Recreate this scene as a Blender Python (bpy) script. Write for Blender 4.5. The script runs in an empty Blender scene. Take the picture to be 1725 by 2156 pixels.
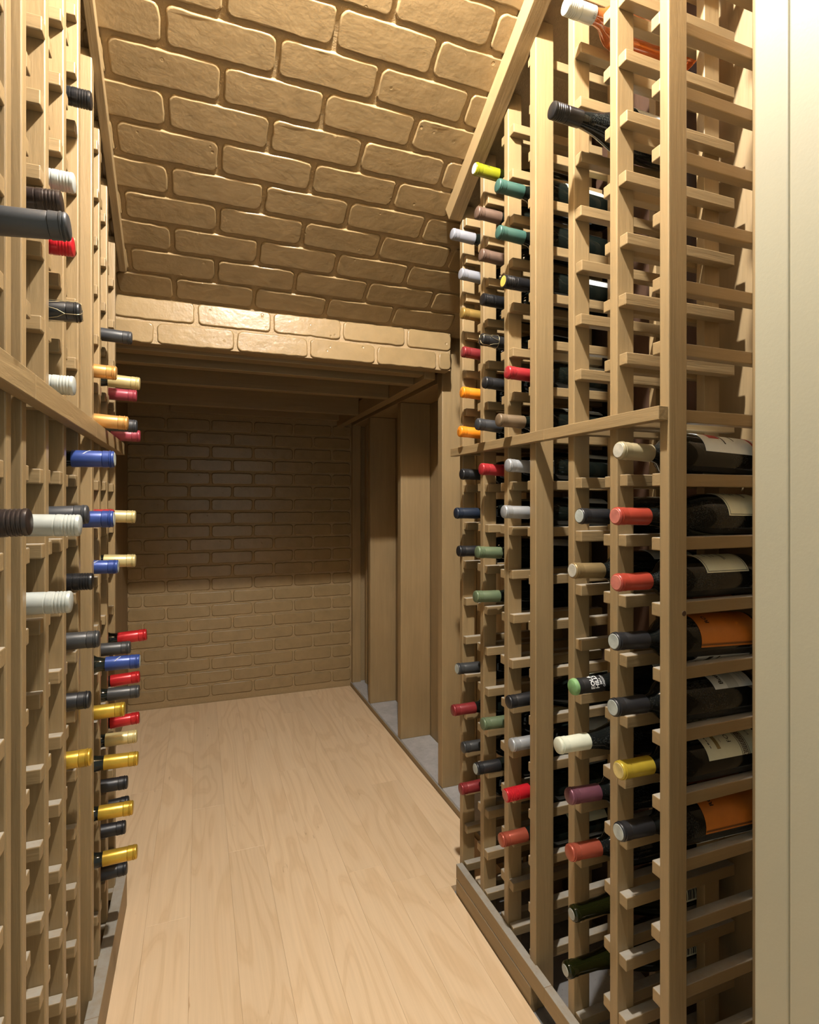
import bpy, bmesh, math, random
from mathutils import Vector, Matrix, noise

random.seed(7)
SC = bpy.context.scene
COL = SC.collection
PI = math.pi

# ------------------------------------------------------------------ camera
F_PX = 1169.0
cam_d = bpy.data.cameras.new('camera')
cam_d.sensor_fit = 'HORIZONTAL'
cam_d.sensor_width = 36.0
cam_d.lens = 36.0 * F_PX / 1725.0
cam_d.shift_y = -22.0 / 1725.0
cam_d.clip_start = 0.02
cam = bpy.data.objects.new('camera', cam_d)
cam.location = (0, 0, 1.09)
cam.rotation_euler = (PI / 2, 0, -math.atan(443.5 / F_PX))
COL.objects.link(cam)
SC.camera = cam

# ------------------------------------------------------------------ world (light of the room outside the doorway)
W = bpy.data.worlds.new('world')
SC.world = W
W.use_nodes = True
bg = W.node_tree.nodes['Background']
bg.inputs[0].default_value = (0.98, 1.0, 0.88, 1)
bg.inputs[1].default_value = 0.85

SC.view_settings.view_transform = 'Standard'
SC.view_settings.look = 'None'
SC.view_settings.exposure = -0.55
SC.view_settings.gamma = 1.0
SC.view_settings.use_curve_mapping = False

LAMP_POS = (0.24, 0.62, 2.335)
LAMP_STRENGTH = 13500.0
LAMP_COLOR = (1.0, 0.965, 0.93)

# ------------------------------------------------------------------ helpers
def tag(o, label=None, cat=None, group=None, kind=None):
    if label: o['label'] = label
    if cat: o['category'] = cat
    if group: o['group'] = group
    if kind: o['kind'] = kind
    return o

def link(name, mesh, parent=None, loc=(0, 0, 0), rot=(0, 0, 0), mat=None):
    o = bpy.data.objects.new(name, mesh)
    COL.objects.link(o)
    o.location = loc
    o.rotation_euler = rot
    if parent is not None:
        o.parent = parent
    if mat is not None and mesh is not None and not mesh.materials:
        mesh.materials.append(mat)
    return o

def empty(name, loc=(0, 0, 0)):
    o = bpy.data.objects.new(name, None)
    o.empty_display_size = 0.05
    COL.objects.link(o)
    o.location = loc
    return o

def attach(child, parent):
    """parent a part that is already placed in the room"""
    child.parent = parent
    child.matrix_parent_inverse = Matrix.LocRotScale(parent.location, parent.rotation_euler, parent.scale).inverted()

_box = {}
def box_mesh(lx, ly, lz, mat, bev=0.0016, seg=2):
    key = (round(lx, 4), round(ly, 4), round(lz, 4), mat.name, bev)
    if key in _box:
        return _box[key]
    bm = bmesh.new()
    bmesh.ops.create_cube(bm, size=1.0)
    for v in bm.verts:
        v.co.x *= lx; v.co.y *= ly; v.co.z *= lz
    if bev:
        bmesh.ops.bevel(bm, geom=list(bm.edges), offset=bev, segments=seg, profile=0.5, affect='EDGES')
    me = bpy.data.meshes.new('board')
    bm.to_mesh(me); bm.free()
    me.materials.append(mat)
    _box[key] = me
    return me

def box(name, x0, x1, y0, y1, z0, z1, mat, parent=None, bev=0.0016, seg=2):
    me = box_mesh(x1 - x0, y1 - y0, z1 - z0, mat, bev, seg)
    return link(name, me, parent, ((x0 + x1) / 2, (y0 + y1) / 2, (z0 + z1) / 2))

def slope_box(name, x0, x1, s0, s1, n0, n1, mat, parent=None, bev=0.0016):
    """box laid along the sloping ceiling: x range, s up the slope, n below the ceiling plane"""
    me = box_mesh(x1 - x0, s1 - s0, n1 - n0, mat, bev)
    p = ceil_point((x0 + x1) / 2, (s0 + s1) / 2, (n0 + n1) / 2)
    return link(name, me, parent, p, (PI - ALPHA, 0, 0))

def lathe_mesh(prof, mat, n=28, sharp=40):
    """profile of (x, r) turned about the local x axis"""
    verts, faces, rings = [], [], []
    for x, r in prof:
        if r < 1e-6:
            rings.append([len(verts)]); verts.append((x, 0, 0))
        else:
            rings.append(list(range(len(verts), len(verts) + n)))
            for k in range(n):
                a = 2 * PI * k / n
                verts.append((x, -r * math.cos(a), r * math.sin(a)))
    for A, B in zip(rings, rings[1:]):
        if len(A) == 1 and len(B) == 1: continue
        for k in range(n):
            k2 = (k + 1) % n
            if len(A) == 1: faces.append((A[0], B[k2], B[k]))
            elif len(B) == 1: faces.append((A[k], A[k2], B[0]))
            else: faces.append((A[k], A[k2], B[k2], B[k]))
    me = bpy.data.meshes.new('turned')
    me.from_pydata(verts, [], faces)
    me.materials.append(mat)
    bm = bmesh.new(); bm.from_mesh(me)
    bmesh.ops.recalc_face_normals(bm, faces=bm.faces)
    bm.to_mesh(me); bm.free()
    me.shade_smooth()
    me.set_sharp_from_angle(angle=math.radians(sharp))
    return me

def tube_mesh(paths, rad, mat, n=6):
    verts, faces = [], []
    for pts in paths:
        pts = [Vector(p) for p in pts]
        base = len(verts)
        for i, p in enumerate(pts):
            t = (pts[min(i + 1, len(pts) - 1)] - pts[max(i - 1, 0)]).normalized()
            u = t.cross(Vector((0.3, 0.5, 0.81))).normalized(); w = t.cross(u)
            for k in range(n):
                a = 2 * PI * k / n
                verts.append(p + rad * (math.cos(a) * u + math.sin(a) * w))
        for i in range(len(pts) - 1):
            for k in range(n):
                k2 = (k + 1) % n
                faces.append((base + i * n + k, base + i * n + k2, base + (i + 1) * n + k2, base + (i + 1) * n + k))
    me = bpy.data.meshes.new('wire')
    me.from_pydata([tuple(v) for v in verts], [], faces)
    me.materials.append(mat); me.shade_smooth()
    return me

def arc_patch(x0, x1, p0, p1, r, mat, th=0.0004, n=18):
    """a label: curved sheet with thickness, phi from the -y side over the top (degrees)"""
    verts, faces = [], []
    for rr in (r, r + th):
        for xx in (x0, x1):
            for k in range(n + 1):
                a = math.radians(p0 + (p1 - p0) * k / n)
                verts.append((xx, -rr * math.cos(a), rr * math.sin(a)))
    m = n + 1
    for k in range(n):
        faces.append((2 * m + k, 2 * m + k + 1, 3 * m + k + 1, 3 * m + k))
        faces.append((0 + k, m + k, m + k + 1, k + 1))
        faces.append((k, k + 1, 2 * m + k + 1, 2 * m + k))
        faces.append((m + k, 3 * m + k, 3 * m + k + 1, m + k + 1))
    faces.append((0, 2 * m, 3 * m, m)); faces.append((n, m + n, 3 * m + n, 2 * m + n))
    me = bpy.data.meshes.new('sheet')
    me.from_pydata(verts, [], faces)
    bm = bmesh.new(); bm.from_mesh(me)
    bmesh.ops.recalc_face_normals(bm, faces=bm.faces)
    bm.to_mesh(me); bm.free()
    me.materials.append(mat); me.shade_smooth(); me.set_sharp_from_angle(angle=math.radians(40))
    return me

def text_verts(body, size, bold=0.0):
    cu = bpy.data.curves.new('t', 'FONT')
    cu.body = body; cu.size = size; cu.resolution_u = 3; cu.offset = bold
    ob = bpy.data.objects.new('t', cu)
    COL.objects.link(ob)
    bpy.context.view_layer.update()
    dg = bpy.context.evaluated_depsgraph_get()
    me = bpy.data.meshes.new_from_object(ob.evaluated_get(dg))
    bpy.data.objects.remove(ob); bpy.data.curves.remove(cu)
    return me

def wrap_text(body, size, x0, phi0, r, mat, helix=0.0, flip=False, bold=0.0, th=0.0005):
    """lettering wrapped round a bottle: letters stand with their tops towards the neck"""
    me = text_verts(body, size, bold)
    bm = bmesh.new(); bm.from_mesh(me)
    bmesh.ops.triangulate(bm, faces=bm.faces)
    for v in bm.verts:
        tx, ty = v.co.x, v.co.y
        if flip: tx, ty = -tx, -ty
        a = math.radians(phi0) + tx / r
        v.co = Vector((x0 - ty + helix * tx, -(r + th) * math.cos(a), (r + th) * math.sin(a)))
    bm.to_mesh(me); bm.free()
    me.materials.clear(); me.materials.append(mat)
    return me

def end_text(body, size, mat, x=-0.0006):
    me = text_verts(body, size, 0.0002)
    for v in me.vertices:
        tx, ty = v.co.x - size * 0.25, v.co.y - size * 0.35
        v.co = (x, -tx, ty)
    me.materials.clear(); me.materials.append(mat)
    return me

# ------------------------------------------------------------------ materials
def new_mat(name):
    m = bpy.data.materials.new(name); m.use_nodes = True
    nt = m.node_tree
    return m, nt, nt.nodes['Principled BSDF']

def coords(nt, scale=(1, 1, 1), rand=True):
    tc = nt.nodes.new('ShaderNodeTexCoord')
    mp = nt.nodes.new('ShaderNodeMapping')
    mp.inputs['Scale'].default_value = scale
    nt.links.new(tc.outputs['Object'], mp.inputs['Vector'])
    if rand:
        oi = nt.nodes.new('ShaderNodeObjectInfo')
        mul = nt.nodes.new('ShaderNodeMath'); mul.operation = 'MULTIPLY'; mul.inputs[1].default_value = 37.0
        nt.links.new(oi.outputs['Random'], mul.inputs[0])
        cb = nt.nodes.new('ShaderNodeCombineXYZ')
        for i in range(3): nt.links.new(mul.outputs[0], cb.inputs[i])
        nt.links.new(cb.outputs[0], mp.inputs['Location'])
    return mp.outputs['Vector']

def node_noise(nt, vec, scale, detail=4, rough=0.55, dist=0.0):
    n = nt.nodes.new('ShaderNodeTexNoise')
    n.inputs['Scale'].default_value = scale; n.inputs['Detail'].default_value = detail
    n.inputs['Roughness'].default_value = rough; n.inputs['Distortion'].default_value = dist
    nt.links.new(vec, n.inputs['Vector'])
    return n.outputs['Fac']

def ramp(nt, fac, stops):
    r = nt.nodes.new('ShaderNodeValToRGB')
    el = r.color_ramp.elements
    while len(el) > 1: el.remove(el[-1])
    el[0].position, el[0].color = stops[0][0], (*stops[0][1], 1)
    for p, c in stops[1:]:
        e = el.new(p); e.color = (*c, 1)
    nt.links.new(fac, r.inputs['Fac'])
    return r.outputs['Color']

def bump(nt, bsdf, height, strength, dist=0.001, prev=None):
    b = nt.nodes.new('ShaderNodeBump')
    b.inputs['Strength'].default_value = strength; b.inputs['Distance'].default_value = dist
    nt.links.new(height, b.inputs['Height'])
    if prev is not None: nt.links.new(prev, b.inputs['Normal'])
    nt.links.new(b.outputs['Normal'], bsdf.inputs['Normal'])
    return b.outputs['Normal']

def mul(c, k): return tuple(min(1.0, v * k) for v in c)

PAINT = (0.285, 0.196, 0.092)

def wood_paint(name, axis, col=PAINT, rough=0.42, dust=0.0, grain=0.8):
    m, nt, b = new_mat(name)
    sc = [30, 30, 30]; sc[axis] = 2.2
    vec = coords(nt, sc)
    g = node_noise(nt, vec, 2.4, 5, 0.6, 0.4)
    sc2 = [1.0, 1.0, 1.0]; sc2[axis] = 0.35
    vec2 = coords(nt, sc2)
    pat = node_noise(nt, vec2, 9.0, 3, 0.5)
    colr = ramp(nt, pat, [(0.25, mul(col, 0.86)), (0.55, col), (0.8, mul(col, 1.12))])
    gcol = ramp(nt, g, [(0.3, (0.90, 0.90, 0.90)), (0.7, (1.06, 1.06, 1.06))])
    mx = nt.nodes.new('ShaderNodeMix'); mx.data_type = 'RGBA'; mx.blend_type = 'MULTIPLY'
    mx.inputs['Factor'].default_value = 1.0
    nt.links.new(colr, mx.inputs['A']); nt.links.new(gcol, mx.inputs['B'])
    colour = mx.outputs['Result']
    if dust:  # settled dust on the faces that look up
        ge = nt.nodes.new('ShaderNodeNewGeometry'); sp = nt.nodes.new('ShaderNodeSeparateXYZ')
        nt.links.new(ge.outputs['True Normal'], sp.inputs[0])
        up = ramp(nt, sp.outputs['Z'], [(0.80, (0, 0, 0)), (0.97, (1, 1, 1))])
        pw = ramp(nt, node_noise(nt, coords(nt, (1, 1, 1)), 40, 4, 0.7), [(0.25, (dust * 0.5,) * 3), (0.6, (dust,) * 3)])
        mm = nt.nodes.new('ShaderNodeMath'); mm.operation = 'MULTIPLY'
        nt.links.new(up, mm.inputs[0]); nt.links.new(pw, mm.inputs[1])
        md = nt.nodes.new('ShaderNodeMix'); md.data_type = 'RGBA'
        nt.links.new(mm.outputs[0], md.inputs['Factor']); nt.links.new(colour, md.inputs['A'])
        md.inputs['B'].default_value = (0.36, 0.35, 0.31, 1)
        colour = md.outputs['Result']
    nt.links.new(colour, b.inputs['Base Color'])
    b.inputs['Roughness'].default_value = rough
    bump(nt, b, g, grain, 0.0012)
    return m

def brick_paint(name, col=PAINT, rough=0.27):
    m, nt, b = new_mat(name)
    vec = coords(nt, (1, 1, 1))
    big = node_noise(nt, vec, 20, 4, 0.55, 0.15)
    fine = node_noise(nt, vec, 70, 5, 0.6)
    vo = nt.nodes.new('ShaderNodeTexVoronoi'); vo.inputs['Scale'].default_value = 34.0
    nt.links.new(vec, vo.inputs['Vector'])
    pit = ramp(nt, vo.outputs['Distance'], [(0.03, (0, 0, 0)), (0.16, (1, 1, 1))])
    msk = ramp(nt, node_noise(nt, vec, 9, 2), [(0.55, (1, 1, 1)), (0.68, (0, 0, 0))])
    mxp = nt.nodes.new('ShaderNodeMix'); mxp.data_type = 'RGBA'; mxp.blend_type = 'LIGHTEN'; mxp.inputs['Factor'].default_value = 1.0
    nt.links.new(pit, mxp.inputs['A']); nt.links.new(msk, mxp.inputs['B'])
    colr = ramp(nt, big, [(0.3, mul(col, 0.9)), (0.7, mul(col, 1.06))])
    nt.links.new(colr, b.inputs['Base Color'])
    b.inputs['Roughness'].default_value = rough
    n1 = bump(nt, b, big, 0.28, 0.005)
    n2 = bump(nt, b, mxp.outputs['Result'], 0.7, 0.0025, n1)
    bump(nt, b, fine, 0.30, 0.0016, n2)
    return m

def mortar_paint(name, col=PAINT):
    m, nt, b = new_mat(name)
    vec = coords(nt, (1, 1, 1), False)
    fine = node_noise(nt, vec, 160, 4, 0.7)
    nt.links.new(ramp(nt, fine, [(0.3, mul(col, 1.05)), (0.7, mul(col, 1.25))]), b.inputs['Base Color'])
    b.inputs['Roughness'].default_value = 0.5
    bump(nt, b, fine, 0.7, 0.003)
    return m

def flat(name, col, rough=0.5, metal=0.0, noise_amt=0.0, coat=0.0):
    m, nt, b = new_mat(name)
    b.inputs['Base Color'].default_value = (*col, 1)
    b.inputs['Roughness'].default_value = rough
    b.inputs['Metallic'].default_value = metal
    b.inputs['Coat Weight'].default_value = coat
    if noise_amt:
        vec = coords(nt, (1, 1, 1))
        f = node_noise(nt, vec, 60, 3)
        nt.links.new(ramp(nt, f, [(0.3, mul(col, 1 - noise_amt)), (0.7, mul(col, 1 + noise_amt))]), b.inputs['Base Color'])
    return m

M_UP = wood_paint('paint_upright', 2)
M_RAIL = wood_paint('paint_rail', 0, dust=0.75)
M_BANDY = wood_paint('paint_band', 1)
M_STUD = wood_paint('paint_stud', 2, mul(PAINT, 1.12), 0.45)
M_JOIST = wood_paint('paint_joist', 0, mul(PAINT, 1.0), 0.45)
M_KICK = wood_paint('paint_kick', 1, mul(PAINT, 0.95), 0.55, dust=0.8)
M_BRICK = brick_paint('paint_brick')
M_MORTAR = mortar_paint('paint_mortar')
M_WALL = wood_paint('paint_wall', 2, mul(PAINT, 0.95), 0.55)

def jamb_mat():
    m, nt, b = new_mat('jamb_paint')
    vec = coords(nt, (1, 1, 1), False)
    f = node_noise(nt, vec, 260, 3)
    g = node_noise(nt, vec, 3, 2)
    nt.links.new(ramp(nt, g, [(0.3, (0.35, 0.322, 0.225)), (0.7, (0.372, 0.342, 0.240))]), b.inputs['Base Color'])
    b.inputs['Roughness'].default_value = 0.45
    bump(nt, b, f, 0.12, 0.001)
    return m
M_JAMB = jamb_mat()

def maple():
    m, nt, b = new_mat('maple_plank')
    vec = coords(nt, (1, 1, 1))
    sep = nt.nodes.new('ShaderNodeMapping'); sep.inputs['Scale'].default_value = (6.0, 1.0, 6.0)
    nt.links.new(vec, sep.inputs['Vector'])
    warp = node_noise(nt, sep.outputs[0], 1.1, 2, 0.42, 0.5)
    mulw = nt.nodes.new('ShaderNodeMath'); mulw.operation = 'MULTIPLY'; mulw.inputs[1].default_value = 58.0
    nt.links.new(warp, mulw.inputs[0])
    sn = nt.nodes.new('ShaderNodeMath'); sn.operation = 'SINE'
    nt.links.new(mulw.outputs[0], sn.inputs[0])
    ring = ramp(nt, sn.outputs[0], [(0.0, (1, 1, 1)), (0.5, (0.985, 0.975, 0.96)), (0.9, (0.925, 0.895, 0.85)), (1.0, (0.945, 0.92, 0.885))])
    st = nt.nodes.new('ShaderNodeMapping'); st.inputs['Scale'].default_value = (120, 3.0, 60)
    nt.links.new(vec, st.inputs['Vector'])
    streak = node_noise(nt, st.outputs[0], 1.0, 4, 0.6)
    scol = ramp(nt, streak, [(0.3, (0.95, 0.94, 0.92)), (0.65, (1.03, 1.03, 1.03))])
    fl = nt.nodes.new('ShaderNodeMapping'); fl.inputs['Scale'].default_value = (26, 4.5, 10)
    nt.links.new(vec, fl.inputs['Vector'])
    fleck = ramp(nt, node_noise(nt, fl.outputs[0], 1.6, 3, 0.6), [(0.715, (1, 1, 1)), (0.80, (0.55, 0.42, 0.30))])
    oi = nt.nodes.new('ShaderNodeObjectInfo')
    tone = ramp(nt, oi.outputs['Random'], [(0.0, mul(FLOOR, 0.945)), (0.5, FLOOR), (1.0, (FLOOR[0] * 1.03, FLOOR[1] * 1.035, FLOOR[2] * 1.045))])
    cur = tone
    for c in (ring, scol, fleck):
        mx = nt.nodes.new('ShaderNodeMix'); mx.data_type = 'RGBA'; mx.blend_type = 'MULTIPLY'; mx.inputs['Factor'].default_value = 1.0
        nt.links.new(cur, mx.inputs['A']); nt.links.new(c, mx.inputs['B']); cur = mx.outputs['Result']
    nt.links.new(cur, b.inputs['Base Color'])
    b.inputs['Roughness'].default_value = 0.45
    bump(nt, b, streak, 0.08, 0.0006)
    return m
FLOOR = (0.80, 0.595, 0.37)
M_FLOOR = maple()

def concrete(name, k):
    m, nt, b = new_mat(name)
    vec = coords(nt, (1, 1, 1), False)
    f = node_noise(nt, vec, 22, 5, 0.6)
    vo = nt.nodes.new('ShaderNodeTexVoronoi'); vo.inputs['Scale'].default_value = 120
    nt.links.new(vec, vo.inputs['Vector'])
    speck = ramp(nt, vo.outputs['Distance'], [(0.05, (0.45, 0.43, 0.4)), (0.16, (1, 1, 1))])
    base = ramp(nt, f, [(0.3, mul((0.36, 0.345, 0.325), k)), (0.7, mul((0.48, 0.46, 0.435), k))])
    mx = nt.nodes.new('ShaderNodeMix'); mx.data_type = 'RGBA'; mx.blend_type = 'MULTIPLY'; mx.inputs['Factor'].default_value = 1.0
    nt.links.new(base, mx.inputs['A']); nt.links.new(speck, mx.inputs['B'])
    nt.links.new(mx.outputs['Result'], b.inputs['Base Color'])
    b.inputs['Roughness'].default_value = 0.8
    bump(nt, b, f, 0.4, 0.003)
    return m
M_CONC = concrete('concrete_sill', 1.0)
M_SLAB = concrete('darker_concrete_slab', 0.42)  # same speckled concrete as the sill, in an evenly darker tone

def glass_mat(name, col, rough=0.08, dust=0.0):
    m, nt, b = new_mat(name)
    b.inputs['Base Color'].default_value = (*col, 1)
    b.inputs['Roughness'].default_value = rough
    b.inputs['IOR'].default_value = 1.5
    b.inputs['Specular IOR Level'].default_value = 0.32
    if dust:
        vec = coords(nt, (1, 1, 1))
        f = node_noise(nt, vec, 16, 3, 0.5)
        sp = node_noise(nt, vec, 420, 2, 0.7)
        mu = nt.nodes.new('ShaderNodeMath'); mu.operation = 'MULTIPLY'
        nt.links.new(f, mu.inputs[0]); nt.links.new(sp, mu.inputs[1])
        fac = ramp(nt, mu.outputs[0], [(0.30, (0, 0, 0)), (0.40, (dust, dust, dust))])
        mx = nt.nodes.new('ShaderNodeMix'); mx.data_type = 'RGBA'
        nt.links.new(fac, mx.inputs['Factor'])
        mx.inputs['A'].default_value = (*col, 1); mx.inputs['B'].default_value = (0.42, 0.42, 0.38, 1)
        nt.links.new(mx.outputs['Result'], b.inputs['Base Color'])
        nt.links.new(ramp(nt, fac, [(0.0, (rough,) * 3), (0.4, (0.5,) * 3)]), b.inputs['Roughness'])
    return m
M_GLASS = glass_mat('dark_glass', (0.006, 0.008, 0.006), 0.07)
M_GLASS_D = glass_mat('dusty_dark_glass', (0.007, 0.008, 0.007), 0.08, 0.07)
M_GLASS_G = glass_mat('olive_glass', (0.008, 0.009, 0.002), 0.06)
def rose_glass():
    m, nt, b = new_mat('rose_glass')
    b.inputs['Base Color'].default_value = (0.95, 0.30, 0.07, 1)
    b.inputs['Roughness'].default_value = 0.05
    b.inputs['Transmission Weight'].default_value = 0.75
    b.inputs['IOR'].default_value = 2.26
    return m
M_ROSE = rose_glass()

CAPS = {  # linear colour, roughness, metallic
    'beige': ((0.280, 0.235, 0.135), 0.45, 0.1), 'brick_red': ((0.270, 0.034, 0.018), 0.40, 0.0),
    'black': ((0.011, 0.011, 0.012), 0.42, 0.0), 'yellow': ((0.420, 0.300, 0.030), 0.33, 0.25),
    'brass': ((0.24, 0.17, 0.075), 0.42, 0.45), 'black_green': ((0.009, 0.009, 0.009), 0.5, 0.0),
    'ivory': ((0.560, 0.570, 0.440), 0.45, 0.0), 'purple': ((0.15, 0.055, 0.075), 0.33, 0.3),
    'copper': ((0.340, 0.075, 0.042), 0.33, 0.35), 'teal': ((0.030, 0.080, 0.062), 0.45, 0.0),
    'red': ((0.330, 0.024, 0.028), 0.36, 0.15), 'taupe': ((0.150, 0.105, 0.060), 0.45, 0.15),
    'silver': ((0.380, 0.390, 0.390), 0.38, 0.45), 'lime': ((0.200, 0.205, 0.010), 0.2, 0.0),
    'brown': ((0.115, 0.072, 0.050), 0.45, 0.1), 'slate': ((0.036, 0.038, 0.041), 0.42, 0.1),
    'green': ((0.105, 0.140, 0.075), 0.42, 0.1), 'grey': ((0.200, 0.205, 0.225), 0.5, 0.0),
    'old_gold': ((0.30, 0.19, 0.05), 0.36, 0.4), 'dark_red': ((0.200, 0.022, 0.024), 0.36, 0.2),
    'orange': ((0.700, 0.220, 0.010), 0.42, 0.0), 'navy': ((0.013, 0.020, 0.036), 0.40, 0.1),
    'graphite': ((0.040, 0.041, 0.041), 0.40, 0.2), 'amber_gold': ((0.62, 0.33, 0.10), 0.34, 0.5),
    'pale_gold': ((0.56, 0.46, 0.21), 0.36, 0.4), 'rose': ((0.270, 0.034, 0.050), 0.40, 0.1),
    'blue': ((0.026, 0.055, 0.220), 0.36, 0.25), 'bright_red': ((0.440, 0.016, 0.018), 0.28, 0.35),
    'gold': ((0.520, 0.330, 0.040), 0.30, 0.6), 'black_wire': ((0.012, 0.012, 0.012), 0.4, 0.0),
    'white_screw': ((0.440, 0.460, 0.415), 0.36, 0.15), 'black_screw': ((0.014, 0.014, 0.015), 0.30, 0.25),
    'brown_screw': ((0.030, 0.021, 0.018), 0.30, 0.25), 'red_screw': ((0.500, 0.014, 0.022), 0.30, 0.2),
}
CAP_MAT = {k: flat('capsule_' + k, c, r, mt, 0.06) for k, (c, r, mt) in CAPS.items()}
M_CORK = flat('cork', (0.30, 0.30, 0.26), 0.7, 0, 0.15)
M_WHITE_INK = flat('white_ink', (0.75, 0.75, 0.72), 0.5)
M_BLACK_INK = flat('black_ink', (0.02, 0.02, 0.02), 0.5)
M_GREY_INK = flat('grey_ink', (0.12, 0.12, 0.11), 0.5)
M_RED_INK = flat('red_ink', (0.35, 0.03, 0.03), 0.5)
M_BROWN_INK = flat('brown_ink', (0.10, 0.05, 0.02), 0.5)
M_GOLD_INK = flat('gold_ink', (0.35, 0.28, 0.12), 0.4, 0.4)
M_WIRE = flat('cage_wire', (0.45, 0.38, 0.22), 0.35, 0.7)
M_STEEL = flat('staple_steel', (0.5, 0.48, 0.42), 0.35, 0.8)
M_L_WHITE = flat('label_white', (0.78, 0.83, 0.81), 0.55, 0, 0.03)
M_L_CREAM = flat('label_cream', (0.84, 0.85, 0.63), 0.55, 0, 0.03)
M_L_ORANGE = flat('label_orange', (0.62, 0.20, 0.025), 0.5, 0, 0.05)
M_L_GREY = flat('label_grey_band', (0.55, 0.60, 0.58), 0.55, 0, 0.08)
M_PORC = flat('porcelain', (0.75, 0.73, 0.68), 0.25)
END = {k: flat('cap_end_' + k, c, 0.6, 0.0, 0.25) for k, c in {
    'dusty': (0.33, 0.35, 0.31), 'pale_red': (0.44, 0.14, 0.10), 'pale_yellow': (0.52, 0.40, 0.15),
    'pale_beige': (0.42, 0.39, 0.31), 'lime_green': (0.15, 0.29, 0.11), 'gold': (0.50, 0.34, 0.06), 'white': (0.55, 0.56, 0.54)}.items()}

# ------------------------------------------------------------------ setting
SLOPE = 0.612
ALPHA = math.atan(SLOPE)
SL = math.sqrt(1 + SLOPE * SLOPE)
Y_HEAD, Z_HEAD = 1.80, 1.692
def ceil_z(y): return Z_HEAD + SLOPE * (Y_HEAD - y)
def ceil_point(x, s, n):
    """s metres up the slope from the header, n metres below the ceiling plane"""
    c, sn = math.cos(ALPHA), math.sin(ALPHA)
    return Vector((x, Y_HEAD - s * c - n * sn, Z_HEAD + s * sn - n * c))

# floor: maple planks, each one a part
floor = box('floor', -0.62, 1.06, -0.45, 3.24, -0.06, -0.018, M_SLAB, None, 0)
tag(floor, 'grey concrete slab carrying pale maple floor planks', None, None, 'structure')
PW = 0.1075
JOINTS = {-2: [1.569, 2.977], -1: [0.95, 2.106], 0: [0.42, 1.811], 1: [1.10, 2.62], 2: [0.70, 2.28], 3: [1.587, 2.90], 4: [0.62, 1.501, 2.301, 3.10], 5: [2.05, 2.75], 6: [2.5], -3: [0.8, 2.3], -4: [1.3], -5: [1.9]}
for i in range(-5, 8):
    x0 = 0.086 + PW * i; x1 = x0 + PW
    ys = [-0.42] + JOINTS.get(i, [1.4 + 0.17 * i]) + [3.20]
    for ya, yb in zip(ys, ys[1:]):
        segs = [(ya, yb)]
        if x1 > 0.668:
            segs = []
            if ya < 1.43 and x0 < 0.66: segs.append((ya, min(yb, 1.43), 0.668))
            if yb > 1.43: segs.append((max(ya, 1.43), yb, 0.838))
        for sg in segs:
            xe = min(x1, sg[2]) if len(sg) > 2 else x1
            if xe - x0 < 0.004: continue
            attach(box('plank', x0 + 0.00012, xe - 0.00012, sg[0] + 0.00012, sg[1] - 0.00012, -0.018, 0.0, M_FLOOR, None, 0.0003, 1), floor)

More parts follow.
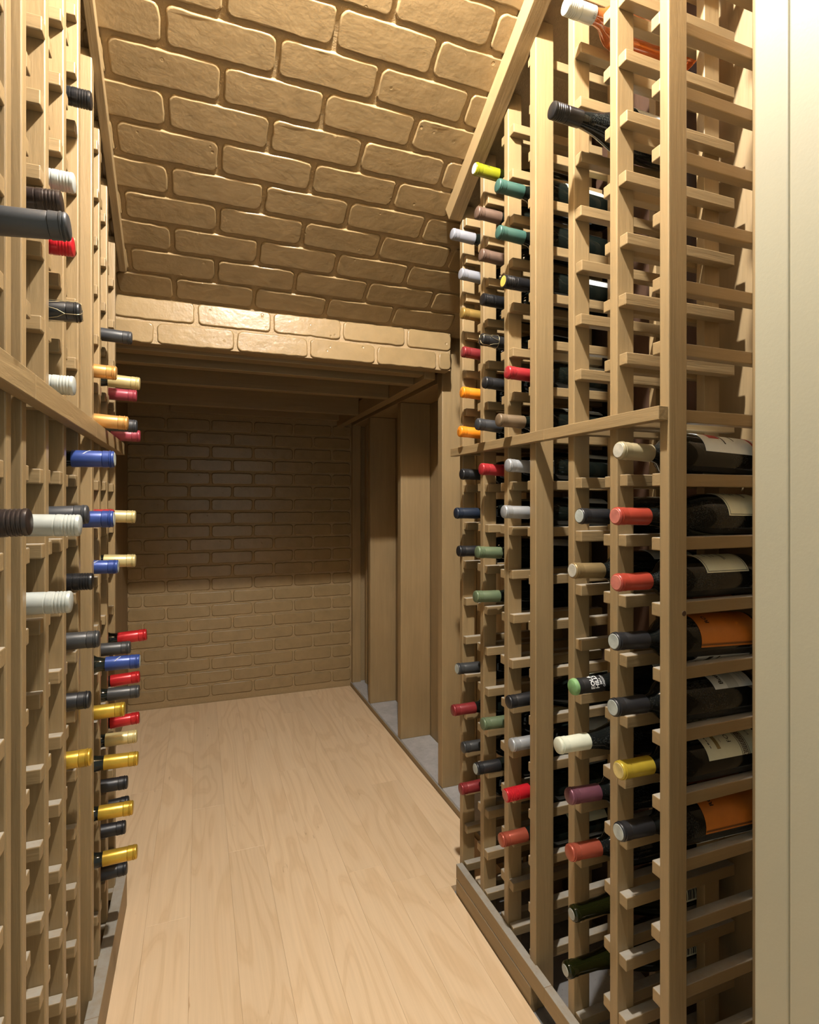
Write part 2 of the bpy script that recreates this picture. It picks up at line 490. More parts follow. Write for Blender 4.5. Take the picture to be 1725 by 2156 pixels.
# bricks
_brick = {}
def brick_mesh(w, h, var):
    key = (round(w, 3), round(h, 3), var)
    if key in _brick: return _brick[key]
    rnd = random.Random(hash((round(w * 1000), round(h * 1000), var)) & 0xffff)
    rc = min(0.0125, w * 0.3)
    pts = []
    def seg(ax, ay, bx, by, n):
        for k in range(n): pts.append((ax + (bx - ax) * k / n, ay + (by - ay) * k / n))
    W2, H2 = w / 2, h / 2
    nx = max(2, int(w / 0.018)); ny = 3
    corners = [(-W2, -H2), (W2, -H2), (W2, H2), (-W2, H2)]
    cent = [(-W2 + rc, -H2 + rc), (W2 - rc, -H2 + rc), (W2 - rc, H2 - rc), (-W2 + rc, H2 - rc)]
    for q in range(4):
        a0 = PI + q * PI / 2
        for k in range(4):
            a = a0 + (PI / 2) * k / 3
            pts.append((cent[q][0] + rc * math.cos(a), cent[q][1] + rc * math.sin(a)))
        e = cent[(q + 1) % 4]
        a = a0 + PI / 2
        p0 = pts[-1]; p1 = (e[0] + rc * math.cos(a), e[1] + rc * math.sin(a))
        n = nx if q % 2 == 0 else ny
        for k in range(1, n): pts.append((p0[0] + (p1[0] - p0[0]) * k / n, p0[1] + (p1[1] - p0[1]) * k / n))
    off = rnd.random() * 50
    jp = []
    for (x, y) in pts:
        d = noise.noise(Vector((x * 45 + off, y * 45, off))) * 0.0022 + rnd.uniform(-0.0006, 0.0006)
        L = math.hypot(x / W2, y / H2) + 1e-6
        jp.append((x + d * (1 if x > 0 else -1) * (abs(x) > W2 * 0.9), y + d * (1 if y > 0 else -1)))
    N = len(jp)
    verts, faces = [], []
    def ring(ins, z):
        r = []
        for (x, y) in jp:
            xx = x * (W2 - ins) / W2; yy = y * (H2 - ins) / H2
            zz = z + (noise.noise(Vector((xx * 16 + off, yy * 22, off + 3))) * 0.0016 if z > 0.003 else 0)
            r.append(len(verts)); verts.append((xx, yy, zz))
        return r
    rings = [ring(-0.0012, -0.001), ring(0.0, 0.0036), ring(0.0012, 0.0052), ring(0.0036, 0.0059)]
    for A, B in zip(rings, rings[1:]):
        for k in range(N):
            k2 = (k + 1) % N
            faces.append((A[k], A[k2], B[k2], B[k]))
    faces.append(tuple(rings[-1]))
    me = bpy.data.meshes.new('brick')
    me.from_pydata(verts, [], faces)
    me.materials.append(M_BRICK)
    me.shade_smooth()
    nrm = []
    for q, rg in enumerate(rings):
        for k, vi in enumerate(rg):
            x, y, z = verts[vi]
            p, nx_ = jp[k - 1], jp[(k + 1) % N]
            out = Vector((nx_[1] - p[1], p[0] - nx_[0], 0)).normalized()
            nrm.append(tuple((out * (0.98, 0.92, 0.70, 0.0)[q] + Vector((0, 0, (0.2, 0.38, 0.71, 1.0)[q]))).normalized()))
    me.normals_split_custom_set_from_vertices(nrm)
    _brick[key] = me
    return me

ceiling = slope_box('ceiling', -0.60, 1.05, -0.02, 1.62, -0.03, 0.0, M_MORTAR, None, 0)
tag(ceiling, 'brown painted brick panel ceiling sloping down under the stairs', None, None, 'structure')

def bricks_on(parent, rows, place_of):
    for (row_pos, xs, lo, hi, pitch, h) in rows:
        k0 = math.floor((lo - xs) / pitch); x = xs + k0 * pitch
        while x < hi:
            a, b = max(x + 0.0055, lo), min(x + pitch - 0.0055, hi)
            if b - a > 0.022:
                me = brick_mesh(round(b - a, 3), h, random.randrange(5))
                loc, rot = place_of((a + b) / 2, row_pos)
                o = bpy.data.objects.new('brick', me); COL.objects.link(o)
                o.location = loc; o.rotation_euler = rot
                attach(o, parent)
            x += pitch

rows = []
for k in range(0, 13):
    s = 0.0456 + 0.0798 * k
    hi = 0.845 if s < 0.43 else 0.662
    rows.append((s, 0.047 if k % 2 else -0.067, -0.215, hi, 0.2248, 0.0690))
bricks_on(ceiling, rows, lambda x, s: (ceil_point(x, s, 0.0), (PI - ALPHA, 0, 0)))

header = box('wall_header', -0.36, 0.838, Y_HEAD, Y_HEAD + 0.045, 1.556, Z_HEAD + 0.02, M_MORTAR, None, 0)
tag(header, 'short brick faced drop wall over the low alcove', None, None, 'structure')
bricks_on(header, [(1.6565, -0.008, -0.34, 0.838, 0.2255, 0.0610), (1.5870, -0.121, -0.34, 0.838, 0.2270, 0.0600)],
          lambda x, z: ((x, Y_HEAD, z), (PI / 2, 0, 0)))

wall_back = box('wall_back', -0.45, 1.05, 3.205, 3.26, -0.02, 1.72, M_MORTAR, None, 0)
tag(wall_back, 'brown painted brick wall at the end of the alcove', None, None, 'structure')
rows = []
for k in range(-1, 20):
    z = 1.4305 - 0.0718 * k
    if z < 0.03: continue
    rows.append((z, 0.172 if k % 2 == 0 else 0.060, -0.345, 0.842, 0.2228, 0.0600))
bricks_on(wall_back, rows, lambda x, z: ((x, 3.205, z), (PI / 2, 0, 0)))
o = box('corner_board', 0.846, 0.896, 3.175, 3.204, 0.02, 1.56, M_STUD); attach(o, wall_back)
o = box('top_board', -0.14, 0.80, 3.15, 3.19, 1.56, 1.66, M_JOIST); attach(o, wall_back)

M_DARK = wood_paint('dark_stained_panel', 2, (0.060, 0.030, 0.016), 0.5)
wall_left = box('wall_left', -0.56, -0.52, 0.20, 3.24, -0.02, 2.62, M_WALL, None, 0)
tag(wall_left, 'plain brown painted wall behind the left wine rack', None, None, 'structure')
o = box('alcove_side_board', -0.37, -0.345, 1.70, 3.20, -0.018, 1.62, M_WALL); attach(o, wall_left)

wall_right = box('wall_right', 0.99, 1.04, 0.20, 3.24, -0.02, 2.62, M_WALL, None, 0)
tag(wall_right, 'brown painted wall with exposed studs beyond the right wine rack', None, None, 'structure')
for (ya, zt, xa) in ((1.885, 1.74, 0.845), (2.338, 1.535, 0.845), (2.810, 1.535, 0.845), (3.115, 1.535, 0.915)):
    o = box('stud', xa, 0.988, ya, ya + 0.040, 0.024, zt, M_STUD, None, 0.0025); attach(o, wall_right)
o = box('sill', 0.8465, 0.989, 1.425, 3.20, -0.018, 0.024, M_CONC, None, 0.004); attach(o, wall_right)
o = box('sill_fascia', 0.8395, 0.8460, 1.425, 3.20, -0.018, 0.021, M_KICK, None, 0.001); attach(o, wall_right)
o = box('top_plate', 0.845, 0.988, 1.93, 3.20, 1.536, 1.574, M_BANDY, None, 0.002); attach(o, wall_right)

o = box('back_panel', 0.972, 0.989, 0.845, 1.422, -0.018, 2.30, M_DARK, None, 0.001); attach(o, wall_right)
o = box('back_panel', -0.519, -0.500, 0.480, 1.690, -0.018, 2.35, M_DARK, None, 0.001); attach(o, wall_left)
low = box('ceiling_low', -0.45, 1.0, 1.85, 3.22, 1.70, 1.74, M_JOIST, None, 0)
tag(low, 'low joisted ceiling of the alcove behind the brick drop wall', None, None, 'structure')
for ya in (1.949, 2.244, 2.720):
    o = box('joist', -0.344, 0.757, ya, ya + 0.038, 1.53, 1.70, M_JOIST, None, 0.002); attach(o, low)
o = box('ledger', 0.758, 0.800, 1.846, 3.20, 1.53, 1.60, M_BANDY, None, 0.002); attach(o, low)
o = box('nailer', -0.34, 0.757, 1.846, 1.900, 1.545, 1.585, M_JOIST, None, 0.002); attach(o, low)

# door wall with the pale jamb at the right edge of the picture
wf = box('wall_front', 0.70, 1.05, 0.36, 0.472, -0.02, 2.62, M_WALL, None, 0)
tag(wf, 'brown inner face of the wall around the doorway', None, None, 'structure')
o = box('left_pier', -0.62, -0.33, 0.36, 0.472, -0.02, 2.62, M_WALL, None, 0); attach(o, wf)
o = box('lintel', -0.33, 0.70, 0.36, 0.472, 2.06, 2.62, M_WALL, None, 0); attach(o, wf)
dr = empty('door_1', (0.62, 0.4, 0))
tag(dr, 'beige painted door frame at the right edge beside the wine rack', None, None, 'structure')
for nm, a in (('jamb', (0.62, 0.70, 0.432, 0.474, -0.018, 2.06)), ('casing', (0.6175, 0.80, 0.24, 0.4305, -0.018, 2.14))):
    o = box(nm, *a, M_JAMB, None, 0.003, 3); attach(o, dr)
o = box('jamb', -0.33, -0.29, 0.30, 0.474, -0.018, 2.06, M_JAMB, None, 0.003, 3); attach(o, dr)
o = box('head', -0.29, 0.62, 0.30, 0.474, 2.02, 2.06, M_JAMB, None, 0.003, 3); attach(o, dr)

# trim boards along the slope
t = slope_box('trim_1', 0.650, 0.6885, 0.432, 1.50, 0.002, 0.050, M_BANDY)
tag(t, 'sloping brown trim board where brick ceiling meets the right rack', None, None, 'structure')
t = slope_box('trim_2', -0.2045, -0.186, 0.100, 1.50, 0.002, 0.030, M_BANDY)
tag(t, 'sloping brown trim board where brick ceiling meets the left rack', None, None, 'structure')

# ------------------------------------------------------------------ lamp
def make_lamp():
    x, y, z = LAMP_POS
    root = empty('ceiling_lamp', (x, y, z))
    tag(root, 'small bare bulb lamp on the sloping ceiling just inside the doorway', 'lamp')
    zc = ceil_z(y)
    d = zc - z
    rot = (0, PI / 2, 0)
    h = lathe_mesh([(-d - 0.012, 0), (-d - 0.012, 0.05), (-d + 0.012, 0.047), (-d + 0.018, 0.022), (-0.024, 0.02), (-0.024, 0)], M_PORC)
    link('lamp_holder', h, root, (0, 0, 0), rot)
    bm = bmesh.new(); bmesh.ops.create_icosphere(bm, subdivisions=2, radius=0.022)
    me = bpy.data.meshes.new('bulb'); bm.to_mesh(me); bm.free(); me.shade_smooth()
    m = bpy.data.materials.new('bulb_glow'); m.use_nodes = True
    nt = m.node_tree; nt.nodes.clear()
    e = nt.nodes.new('ShaderNodeEmission'); out = nt.nodes.new('ShaderNodeOutputMaterial')
    e.inputs[0].default_value = (*LAMP_COLOR, 1); e.inputs[1].default_value = LAMP_STRENGTH
    nt.links.new(e.outputs[0], out.inputs[0])
    me.materials.append(m)
    link('bulb', me, root)
make_lamp()

# ------------------------------------------------------------------ racks
UPPER = [1.231] + [1.338 + 0.1055 * k for k in range(10)]
LOWER = [1.126 - 0.1052 * k for k in range(11)]
LEVELS = sorted(LOWER + UPPER)
RAIL_W, RAIL_H = 0.019, 0.021
XR, XRB = 0.690, 0.952
XL, XLB = -0.205, -0.467
PR = [0.680, 0.7955, 0.916, 1.045, 1.165, 1.287, 1.409]
PL = [0.8235, 0.9365, 1.0505, 1.1685, 1.2805, 1.3955, 1.5055, 1.6355]
PZ = [0.645, 0.7625]

def rack(root, posts, side, near_skip, far_skip, stile, levels=LEVELS, floor_z=-0.018):
    s = 1 if side == 'R' else -1
    xf, xb = (XR, XRB) if side == 'R' else (XL, XLB)
    def bx(name, d0, d1, y0, y1, z0, z1, mat, bev=0.0016):
        a, b = xf + s * d0, xf + s * d1
        o = box(name, min(a, b), max(a, b), y0, y1, z0, z1, mat, None, bev)
        o.parent = root
        return o
    for i, y in enumerate(posts):
        zt = round(ceil_z(y + 0.012) - 0.004, 3)
        st = i in stile
        d0, d1 = (-0.004, 0.043) if st else (0.0, 0.038)
        bx('upright', d0, d1, y - 0.0095 - (0.002 if st else 0), y + 0.0095 + (0.002 if st else 0), floor_z, zt, M_UP, 0.0020)
        bx('back_upright', 0.207, 0.245, y - 0.0095, y + 0.0095, floor_z, zt, M_UP)
        for lv in levels:
            if lv > zt - 0.03: continue
            j = random.uniform(-0.0015, 0.0015)
            sb = random.uniform(0.001, 0.005) if side == 'R' else random.uniform(0.0, 0.0024)
            sb = round(sb * 1000) / 1000
            if i not in near_skip:
                bx('rail', sb, 0.262, y - 0.0097 - RAIL_W, y - 0.0097, lv - RAIL_H / 2 + j, lv + RAIL_H / 2 + j, M_RAIL)
            if i not in far_skip:
                bx('rail', sb, 0.262, y + 0.0097, y + 0.0097 + RAIL_W, lv - RAIL_H / 2 - j, lv + RAIL_H / 2 - j, M_RAIL)

def rack_thing(label, posts, side, near_skip, far_skip, stile):
    root = empty('wine_rack')
    tag(root, label, 'wine rack')
    rack(root, posts, side, near_skip, far_skip, stile)
    return root

rr = rack_thing('brown wooden wine rack on the right, nearest section beside the beige door frame', PR[:3], 'R', [0], [2], [])
box('ledge_strip', 0.671, 0.690, 0.672, 0.9797, 1.218, 1.240, M_BANDY, rr, 0.001)
link('knot_hole', lathe_mesh([(0, 0), (0, 0.0042), (0.0012, 0.0046)], M_DARK, 16), rr, (0.7215, 0.6702, 0.912), (0, 0, PI / 2))
box('plinth_board', 0.671, 0.690, 0.480, 0.9797, 0.041, 0.079, M_KICK, rr, 0.001)
rf = rack_thing('brown wooden wine rack on the right, far section next to the bare studs', PR[3:], 'R', [0], [3], [0])
box('ledge_strip', 0.671, 0.690, 0.980, 1.440, 1.218, 1.240, M_BANDY, rf, 0.001)
box('plinth_board', 0.671, 0.690, 0.980, 1.402, 0.041, 0.079, M_KICK, rf, 0.001)
box('plinth_board', 0.6705, 0.690, 1.030, 1.402, -0.018, 0.039, M_KICK, rf, 0.002)

rl = rack_thing('brown wooden wine rack on the left, middle section behind the white screw caps', PL[:4], 'L', [0], [3], [])
box('ledge_strip', -0.205, -0.186, 0.795, 1.2247, 1.214, 1.245, M_BANDY, rl, 0.001)
box('plinth_board', -0.207, -0.182, 0.795, 1.2247, -0.018, 0.088, M_KICK, rl, 0.001)
rg = rack_thing('brown wooden wine rack on the left, far section holding gold and red capsules', PL[4:], 'L', [0], [3], [0])
box('ledge_strip', -0.205, -0.186, 1.225, 1.655, 1.214, 1.245, M_BANDY, rg, 0.001)
box('plinth_board', -0.207, -0.182, 1.225, 1.675, -0.018, 0.088, M_KICK, rg, 0.001)

rz = rack_thing('brown wooden wine rack on the left, nearest section cut by the picture edge', PZ, 'L', [0], [1], [])
box('ledge_strip', -0.205, -0.186, 0.50, 0.794, 1.214, 1.245, M_BANDY, rz, 0.001)

# ------------------------------------------------------------------ bottles
CAPSULE = [(0, 0), (0, .0120), (.0010, .0137), (.0026, .0147), (.0042, .0147), (.0049, .0139), (.0055, .0139), (.0062, .0153), (.0078, .0153), (.0086, .0145), (.0182, .0150), (.0192, .0139), (.0204, .0143), (.060, .0149), (.066, .0150), (.0662, .0136)]
SCREW = [(0, 0), (0, .0128), (.0010, .0144), (.0030, .0150)]
for _i in range(4):
    SCREW += [(.0052 + .0042 * _i, .0150), (.0060 + .0042 * _i, .0143), (.0070 + .0042 * _i, .0143), (.0078 + .0042 * _i, .0150)]
SCREW += [(.0290, .0150), (.0296, .0143), (.0306, .0143), (.0312, .0149), (.062, .0150), (.0622, .0136)]
BORDEAUX = [(.001, 0), (.001, .0118), (.003, .0135), (.018, .0139), (.0192, .0132), (.070, .0136), (.082, .0158), (.092, .0222), (.102, .0305), (.112, .0365), (.122, .0391), (.132, .0400), (.288, .0400), (.298, .0388), (.304, .0345), (.303, .030), (.292, .016), (.288, 0)]
BURGUNDY = [(.001, 0), (.001, .0118), (.003, .0138), (.017, .0141), (.0185, .0133), (.066, .0140), (.088, .0168), (.110, .0218), (.130, .0275), (.150, .0335), (.168, .0382), (.184, .0408), (.198, .0415), (.288, .0415), (.298, .0402), (.304, .036), (.303, .031), (.290, .016), (.286, 0)]
BARE = [(.0, 0), (.0, .0098), (.0015, .0125), (.004, .0141), (.012, .0143), (.0145, .0136), (.020, .0140), (.0225, .0132)]
_mesh = {}
def cached(key, fn):
    if key not in _mesh: _mesh[key] = fn()
    return _mesh[key]

BOTTLES = [
    ('R', 0, -1, 0.65, 1.175, 'beige'),
    ('R', 0, -2, 0.643, 1.066, 'brick_red'),
    ('R', 0, -3, 0.645, 0.956, 'brick_red'),
    ('R', 0, -4, 0.64, 0.859, 'black'),
    ('R', 0, -5, 0.638, 0.75, 'black'),
    ('R', 0, -6, 0.65, 0.644, 'yellow'),
    ('R', 0, -7, 0.65, 0.542, 'black'),
    ('R', 1, 8, 0.632, 2.005, 'white_screw'),
    ('R', 1, 6, 0.602, 1.805, 'black_screw'),
    ('R', 1, -2, 0.663, 1.063, 'black'),
    ('R', 1, -3, 0.647, 0.962, 'brass'),
    ('R', 1, -5, 0.647, 0.746, 'black_green'),
    ('R', 1, -6, 0.615, 0.642, 'ivory'),
    ('R', 1, -7, 0.639, 0.545, 'purple'),
    ('R', 1, -8, 0.64, 0.44, 'copper'),
    ('R', 1, -9, 0.646, 0.325, 'bare'),
    ('R', 1, -10, 0.632, 0.225, 'bare'),
    ('R', 3, 6, 0.631, 1.806, 'teal'),
    ('R', 3, 5, 0.633, 1.701, 'teal'),
    ('R', 3, 4, 0.647, 1.591, 'black_screw'),
    ('R', 3, 2, 0.656, 1.385, 'red'),
    ('R', 3, 1, 0.633, 1.275, 'taupe'),
    ('R', 3, -1, 0.657, 1.173, 'silver'),
    ('R', 3, -2, 0.647, 1.067, 'silver'),
    ('R', 3, -6, 0.659, 0.632, 'black'),
    ('R', 3, -7, 0.667, 0.533, 'silver'),
    ('R', 3, -8, 0.652, 0.42, 'red_screw'),
    ('R', 3, -9, 0.64, 0.321, 'copper'),
    ('R', 4, 7, 0.636, 1.913, 'lime'),
    ('R', 4, 6, 0.642, 1.806, 'brown'),
    ('R', 4, 5, 0.654, 1.703, 'brown'),
    ('R', 4, 4, 0.658, 1.593, 'black_screw'),
    ('R', 4, 3, 0.654, 1.493, 'black_wire'),
    ('R', 4, 2, 0.663, 1.387, 'black'),
    ('R', 4, 1, 0.643, 1.283, 'slate'),
    ('R', 4, -1, 0.654, 1.171, 'red'),
    ('R', 4, -3, 0.643, 0.965, 'green'),
    ('R', 4, -4, 0.638, 0.855, 'green'),
    ('R', 4, -7, 0.658, 0.537, 'green'),
    ('R', 4, -8, 0.639, 0.429, 'black'),
    ('R', 5, 6, 0.632, 1.806, 'grey'),
    ('R', 5, 5, 0.657, 1.703, 'grey'),
    ('R', 5, 4, 0.661, 1.598, 'old_gold'),
    ('R', 5, 3, 0.664, 1.494, 'dark_red'),
    ('R', 5, 2, 0.661, 1.385, 'orange'),
    ('R', 5, 1, 0.654, 1.279, 'orange'),
    ('R', 5, -1, 0.66, 1.164, 'black'),
    ('R', 5, -2, 0.643, 1.059, 'navy'),
    ('R', 5, -3, 0.651, 0.957, 'black'),
    ('R', 5, -6, 0.647, 0.641, 'graphite'),
    ('R', 5, -7, 0.634, 0.531, 'dark_red'),
    ('R', 5, -8, 0.664, 0.427, 'graphite'),
    ('R', 5, -9, 0.657, 0.316, 'dark_red'),
    ('L', 3, 6, -0.176, 1.793, 'black_screw'),
    ('L', 2, 4, -0.181, 1.585, 'white_screw'),
    ('L', 1, 3, -0.175, 1.508, 'brown_screw'),
    ('L', 0, 2, -0.133, 1.396, 'slate'),
    ('L', 2, 3, -0.182, 1.486, 'red_screw'),
    ('L', 2, 2, -0.172, 1.385, 'black_wire'),
    ('L', 6, 3, -0.147, 1.47, 'slate'),
    ('L', 5, 2, -0.165, 1.364, 'amber_gold'),
    ('L', 6, 2, -0.13, 1.365, 'pale_gold'),
    ('L', 7, 2, -0.148, 1.359, 'rose'),
    ('L', 2, 1, -0.181, 1.27, 'white_screw'),
    ('L', 5, 1, -0.143, 1.259, 'amber_gold'),
    ('L', 6, 1, -0.136, 1.267, 'slate'),
    ('L', 7, 1, -0.14, 1.257, 'rose'),
    ('L', 3, -1, -0.14, 1.165, 'blue'),
    ('L', 0, -2, -0.17, 1.068, 'brown_screw'),
    ('L', 1, -2, -0.153, 1.057, 'white_screw'),
    ('L', 2, -2, -0.162, 1.07, 'slate'),
    ('L', 3, -2, -0.141, 1.059, 'blue'),
    ('L', 5, -2, -0.17, 1.059, 'red'),
    ('L', 6, -2, -0.139, 1.054, 'pale_gold'),
    ('L', 6, -3, -0.139, 0.951, 'pale_gold'),
    ('L', 5, -3, -0.162, 0.95, 'blue'),
    ('L', 3, -3, -0.174, 0.95, 'black_screw'),
    ('L', 1, -3, -0.164, 0.952, 'white_screw'),
    ('L', 3, -4, -0.164, 0.848, 'graphite'),
    ('L', 7, -5, -0.125, 0.749, 'bright_red'),
    ('L', 6, -5, -0.15, 0.748, 'graphite'),
    ('L', 5, -5, -0.12, 0.743, 'blue'),
    ('L', 7, -6, -0.141, 0.643, 'bright_red'),
    ('L', 6, -6, -0.131, 0.643, 'graphite'),
    ('L', 3, -5, -0.178, 0.743, 'black'),
    ('L', 5, -6, -0.149, 0.643, 'gold'),
    ('L', 7, -7, -0.142, 0.54, 'bright_red'),
    ('L', 6, -7, -0.136, 0.538, 'pale_gold'),
    ('L', 3, -6, -0.176, 0.642, 'gold'),
    ('L', 5, -7, -0.123, 0.532, 'gold'),
    ('L', 6, -8, -0.156, 0.433, 'black'),
    ('L', 7, -9, -0.166, 0.34, 'black'),
    ('L', 5, -8, -0.133, 0.427, 'gold'),
    ('L', 6, -9, -0.16, 0.329, 'black'),
    ('L', 5, -9, -0.125, 0.33, 'gold'),
    ('L', 6, -10, -0.157, 0.233, 'black'),
]


ORD = ['zeroth', 'first', 'second', 'third', 'fourth', 'fifth', 'sixth', 'seventh', 'eighth', 'ninth', 'tenth']
LSLOT = {0: (0.645, 0.7625), 1: (PL[0], PL[1]), 2: (PL[1], PL[2]), 3: (PL[2], PL[3]), 5: (PL[4], PL[5]), 6: (PL[5], PL[6]), 7: (PL[6], PL[7])}
CAPWORD = {'black_green': 'black and green', 'brick_red': 'brick red', 'black_wire': 'wired black', 'amber_gold': 'amber gold', 'pale_gold': 'pale gold', 'old_gold': 'old gold', 'dark_red': 'dark red', 'bright_red': 'bright red'}
BURG = {('R', 1, 6), ('R', 1, -6), ('R', 1, -9), ('R', 1, -10), ('R', 3, -6), ('R', 4, 7), ('R', 0, -2), ('R', 1, -5), ('L', 5, -7), ('R', 4, 3), ('L', 2, 2)}
ENDS = {('R', 0, -1): 'pale_beige', ('R', 0, -2): 'pale_red', ('R', 0, -3): 'pale_red', ('R', 0, -4): 'dusty', ('R', 0, -5): 'dusty', ('R', 0, -6): 'pale_yellow', ('R', 0, -7): 'dusty', ('R', 1, -2): 'dusty', ('R', 1, -3): 'pale_beige', ('R', 3, 4): 'gold', ('R', 3, -8): 'pale_red', ('R', 4, 7): 'white', ('R', 1, -5): 'lime_green', ('R', 4, -8): 'dusty', ('R', 5, -6): 'dusty'}

def place_label(root, kind, x0, x1, p0, p1, r, mat):
    return link('label' if kind == 'front' else 'back_label', arc_patch(x0, x1, p0, p1, r + 0.0004, mat), root)

for (side, slot, row, tx, tz, cap, ) in BOTTLES:
    lv = UPPER[row - 1] if row > 0 else LOWER[-row - 1]
    ya, yb = (PR[slot], PR[slot + 1]) if side == 'R' else LSLOT[slot]
    yc = (ya + yb) / 2
    key = (side, slot, row)
    prof = 'burgundy' if key in BURG else 'bordeaux'
    r = 0.0415 if prof == 'burgundy' else 0.040
    half = min((yb - ya - 0.019) / 2 - RAIL_W, r * 0.97)
    zb = lv + RAIL_H / 2 + math.sqrt(r * r - half * half) + 0.0012
    s = 1 if side == 'R' else -1
    dz = max(-0.012, min(0.016, tz - zb))
    tip = Vector((tx, yc, zb + dz))
    body = Vector((tx + s * 0.235, yc, zb))
    xa = (body - tip).normalized()
    za = (Vector((0, 0, 1)) - xa * xa.z).normalized()
    yaX = za.cross(xa)
    M = Matrix((xa, yaX, za)).transposed().to_4x4(); M.translation = tip
    root = empty('wine_bottle'); root.matrix_world = M
    screw = cap.endswith('_screw')
    bare = cap == 'bare'
    word = CAPWORD.get(cap, cap.replace('_screw', '').replace('_', ' '))
    what = 'uncapped dark glass bottle' if bare else ('bottle with %s screw cap' % word if screw else 'bottle with %s capsule' % word)
    tag(root, '%s, %s rack, %s column from door, %s row %s ledge' % (what, 'right' if side == 'R' else 'left', ORD[(slot + 1) if (side == 'L' and slot < 4) or slot < 2 else slot], ORD[abs(row)], 'above' if row > 0 else 'below'),
        'wine bottle', 'wine bottles lying in the %s rack' % ('right' if side == 'R' else 'left'))
    # glass
    rose = key == ('R', 1, 8)
    gm = M_ROSE if rose else (M_GLASS_G if bare or cap == 'lime' else (M_GLASS_D if slot in (0, 1) else M_GLASS))
    pr = BURGUNDY if prof == 'burgundy' else BORDEAUX
    if bare:
        pr = BARE + [p for p in pr if p[0] > 0.03]
    g = cached(('g', prof, gm.name, bare), lambda: lathe_mesh(pr, gm, 32, 60))
    link('glass', g, root)
    capo = None
    if bare:
        link('cork', cached(('cork',), lambda: lathe_mesh([(-.0008, 0), (-.0008, .0090), (.0, .0096), (.002, .0097)], M_CORK, 24)), root)
    else:
        pf = SCREW if screw else CAPSULE
        capo = link('screw_cap' if screw else 'capsule', cached(('c', cap), lambda: lathe_mesh(pf, CAP_MAT[cap], 32, 35)), root)
        e = ENDS.get(key)
        if cap == 'blue': e = 'dusty'
        if e:
            if e == 'lime_green':
                ef = [(-.0006, 0), (-.0006, .0122), (.0006, .0140), (.0026, .0149), (.0054, .0154), (.0074, .0154), (.0082, .0148)]
            else:
                ef = [(-.0005, 0), (-.0005, .0116), (.0002, .0124)]
            link('cap_end', cached(('e', e), lambda: lathe_mesh(ef, END[e], 28, 35)), capo)
        if screw:
            rib = cached(('knurl', cap), lambda: lathe_mesh([(.0235, .0150), (.0237, .0152), (.0283, .0152), (.0285, .0150)], CAP_MAT[cap], 32))
            link('knurl_band', rib, capo)
    if cap == 'black_wire':
        paths = []
        for q in range(4):
            a = q * PI / 2 + 0.5
            P = lambda x, rr_, aa: (x, -rr_ * math.cos(aa), rr_ * math.sin(aa))
            paths.append([P(-.0012, .004, a), P(-.0012, .0125, a), P(.004, .0158, a), P(.020, .0158, a), P(.030, .0160, a + 0.35), P(.044, .0165, a + 0.55)])
            paths.append([P(.020, .0158, a), P(.030, .0160, a - 0.35), P(.044, .0165, a - 0.55)])
        paths.append([P(.044, .0165, 2 * PI * k / 20) for k in range(21)])
        link('wire_cage', cached(('cage',), lambda: tube_mesh(paths, 0.0005, M_WIRE)), root)
    # lettering on caps
    if key == ('R', 1, -5):
        for tx_, sz, xx, ph, bd in (('EOLA', .0115, .0400, -12, .0003), ('HILLS', .0115, .0500, -10, .0003), ('2011', .0062, .0570, 14, .0002), ('OREGON', .0058, .0635, -2, .0)):
            link('lettering', wrap_text(tx_, sz, xx, ph, .0150, M_WHITE_INK, 0, False, bd), capo)
    if key == ('R', 1, 8):
        link('lettering', wrap_text('STOLLER', .0064, .0600, -62, .0151, M_GREY_INK), capo)
    if cap == 'blue':
        link('lettering', wrap_text('WELLS', .0036, .046, 150, .0149, M_WHITE_INK, 0.9, True, .0001), capo)
    if cap == 'orange':
        link('lettering', end_text('?', .014, M_BLACK_INK), capo)
    if key == ('R', 4, 7):
        link('lettering', wrap_text('ZOLO', .009, .036, 10, .0150, M_BLACK_INK), capo)
    # body labels
    if key == ('R', 0, -1):
        l = place_label(root, 'front', .150, .285, 10, 140, r, M_L_WHITE)
        link('crest', arc_patch(.172, .196, 52, 74, r + .0009, M_RED_INK), l)
        for (a, b, c, d) in ((.200, .2025, 34, 72), (.226, .228, 48, 74), (.266, .272, 10, 140)):
            link('print_line', arc_patch(a, b, c, d, r + .0009, M_RED_INK if a > .25 else M_BLACK_INK, .0003), l)
        place_label(root, 'back', .160, .262, -78, -50, r, M_L_WHITE)
    elif key in (('R', 0, -2), ('R', 0, -3)):
        x0, x1 = ((.208, .296) if row == -2 else (.160, .258))
        pl = 5 if row == -2 else 20
        l = place_label(root, 'front', x0, x1, pl, 140, r, M_L_CREAM)
        link('print_line', arc_patch(x0 + .003, x1 - .003, pl + 3, pl + 4.2, r + .0009, M_GREY_INK, .0003), l)
        for dx in (.003, x1 - x0 - .004):
            link('print_line', arc_patch(x0 + dx, x0 + dx + .0007, pl + 3, 137, r + .0009, M_GREY_INK, .0003), l)
        for dx, pp, pq in ((.020, 70, 100), (.032, 66, 96), (.040, 68, 98), (.056, 55, 95), (.060, 58, 92)):
            if x0 + dx < x1 - .01:
                link('print_line', arc_patch(x0 + dx, x0 + dx + .0012, pp, pq, r + .0009, M_GREY_INK, .0003), l)
        place_label(root, 'back', x0 + .005, x1 - .005, -80, -52, r, M_L_CREAM)
    elif key in (('R', 0, -4), ('R', 0, -7)):
        x0, x1 = .150, .286
        l = place_label(root, 'front', x0, x1, -12, 140, r, M_L_ORANGE)
        link('print_line', arc_patch(x0, x1, -7, -5, r + .0009, M_BROWN_INK, .0003), l)
        link('print_line', arc_patch(x0, x1, -3.6, -2.8, r + .0009, M_BROWN_INK, .0003), l)
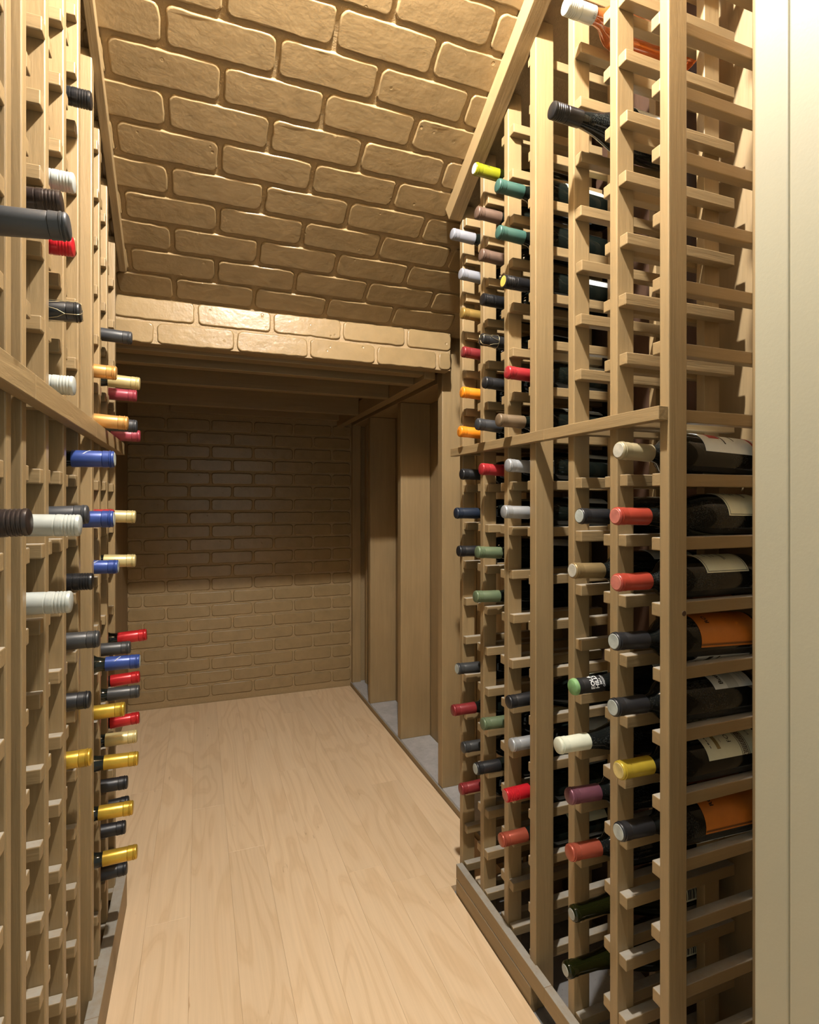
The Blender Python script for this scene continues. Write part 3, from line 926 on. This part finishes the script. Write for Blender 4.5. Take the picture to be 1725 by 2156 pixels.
        link('lettering', wrap_text('RO', .0120, .180, 46, r + .0005, M_BLACK_INK, 0, False, .0003), l)
        bl = place_label(root, 'back', .152, .276, -74, -40, r, M_L_WHITE)
        link('print_patch', arc_patch(.180, .190, -74, -42, r + .0009, M_BLACK_INK, .0003), bl)
        link('print_patch', arc_patch(.203, .206, -74, -42, r + .0009, M_BLACK_INK, .0003), bl)
    elif key == ('R', 0, -5):
        x0, x1 = .190, .280
        l = place_label(root, 'front', x0, x1, 33, 150, r, M_L_WHITE)
        link('print_band', arc_patch(.220, .246, 33, 150, r + .0007, M_L_GREY, .0003), l)
        link('lettering', wrap_text('Butler', .0125, .214, 44, r + .0005, M_BLACK_INK, 0, False, .0003), l)
        for a in (.257, .265):
            link('print_line', arc_patch(a, a + .0012, 46, 84, r + .0009, M_L_GREY, .0003), l)
        place_label(root, 'back', .178, .280, -72, -46, r, M_L_WHITE)
    elif key == ('R', 0, -6):
        x0, x1 = .158, .288
        l = place_label(root, 'front', x0, x1, 14, 150, r, M_L_CREAM)
        link('lettering', wrap_text('FON', .0125, .222, 46, r + .0005, M_BLACK_INK), l)
        link('lettering', wrap_text('BOR', .0055, .272, 56, r + .0005, M_GREY_INK), l)
        link('lettering', wrap_text('VIN', .0040, .200, 50, r + .0005, M_GREY_INK), l)
        link('print_patch', arc_patch(.184, .192, 36, 74, r + .0007, M_GOLD_INK, .0003), l)
        for pz in range(5):
            link('print_line', arc_patch(.170 - .001 * (pz % 2), .1715, 40 + 8 * pz, 46 + 8 * pz, r + .0009, M_GREY_INK, .0003), l)
        for a in (.236, .2535):
            link('print_line', arc_patch(a, a + .0008, 14, 150, r + .0009, M_BROWN_INK, .0003), l)
        for k in range(12):
            pc = 19 + k * 8
            for off in (-2.4, 2.4):
                pts = [(.2452 + .0058 * math.cos(2 * PI * q / 12), pc + off + 2.9 * math.sin(2 * PI * q / 12)) for q in range(13)]
                pth = [[(a, -(r + .0011) * math.cos(math.radians(b)), (r + .0011) * math.sin(math.radians(b))) for a, b in pts]]
                link('scroll_ornament', tube_mesh(pth, .00045, M_BROWN_INK, 5), l)
    elif bare:
        l = place_label(root, 'back', .205, .292, -12, 26, r, M_L_CREAM)
        link('print_patch', arc_patch(.205, .292, 26, 36, r, M_L_ORANGE), l)
        xx = .222
        rb = random.Random(3)
        while xx < .280:
            wbar = rb.choice((.0012, .0018, .003))
            link('barcode_bar', arc_patch(xx, xx + wbar, -6, 18, r + .0009, M_BLACK_INK, .0003, 8), l)
            xx += wbar + rb.choice((.0012, .002, .003))
    elif side == 'R' and slot in (1, 3, 4):
        mt = M_L_WHITE if (slot + row) % 3 else M_L_CREAM
        c = 60 + (row * 37) % 70
        if key in (('R', 3, -1), ('R', 3, -2)): c = 95
        place_label(root, 'front', .165, .270, c - 50, c + 50, r, mt)
    elif side == 'R':
        place_label(root, 'front', .165, .270, 60, 150, r, M_L_CREAM)
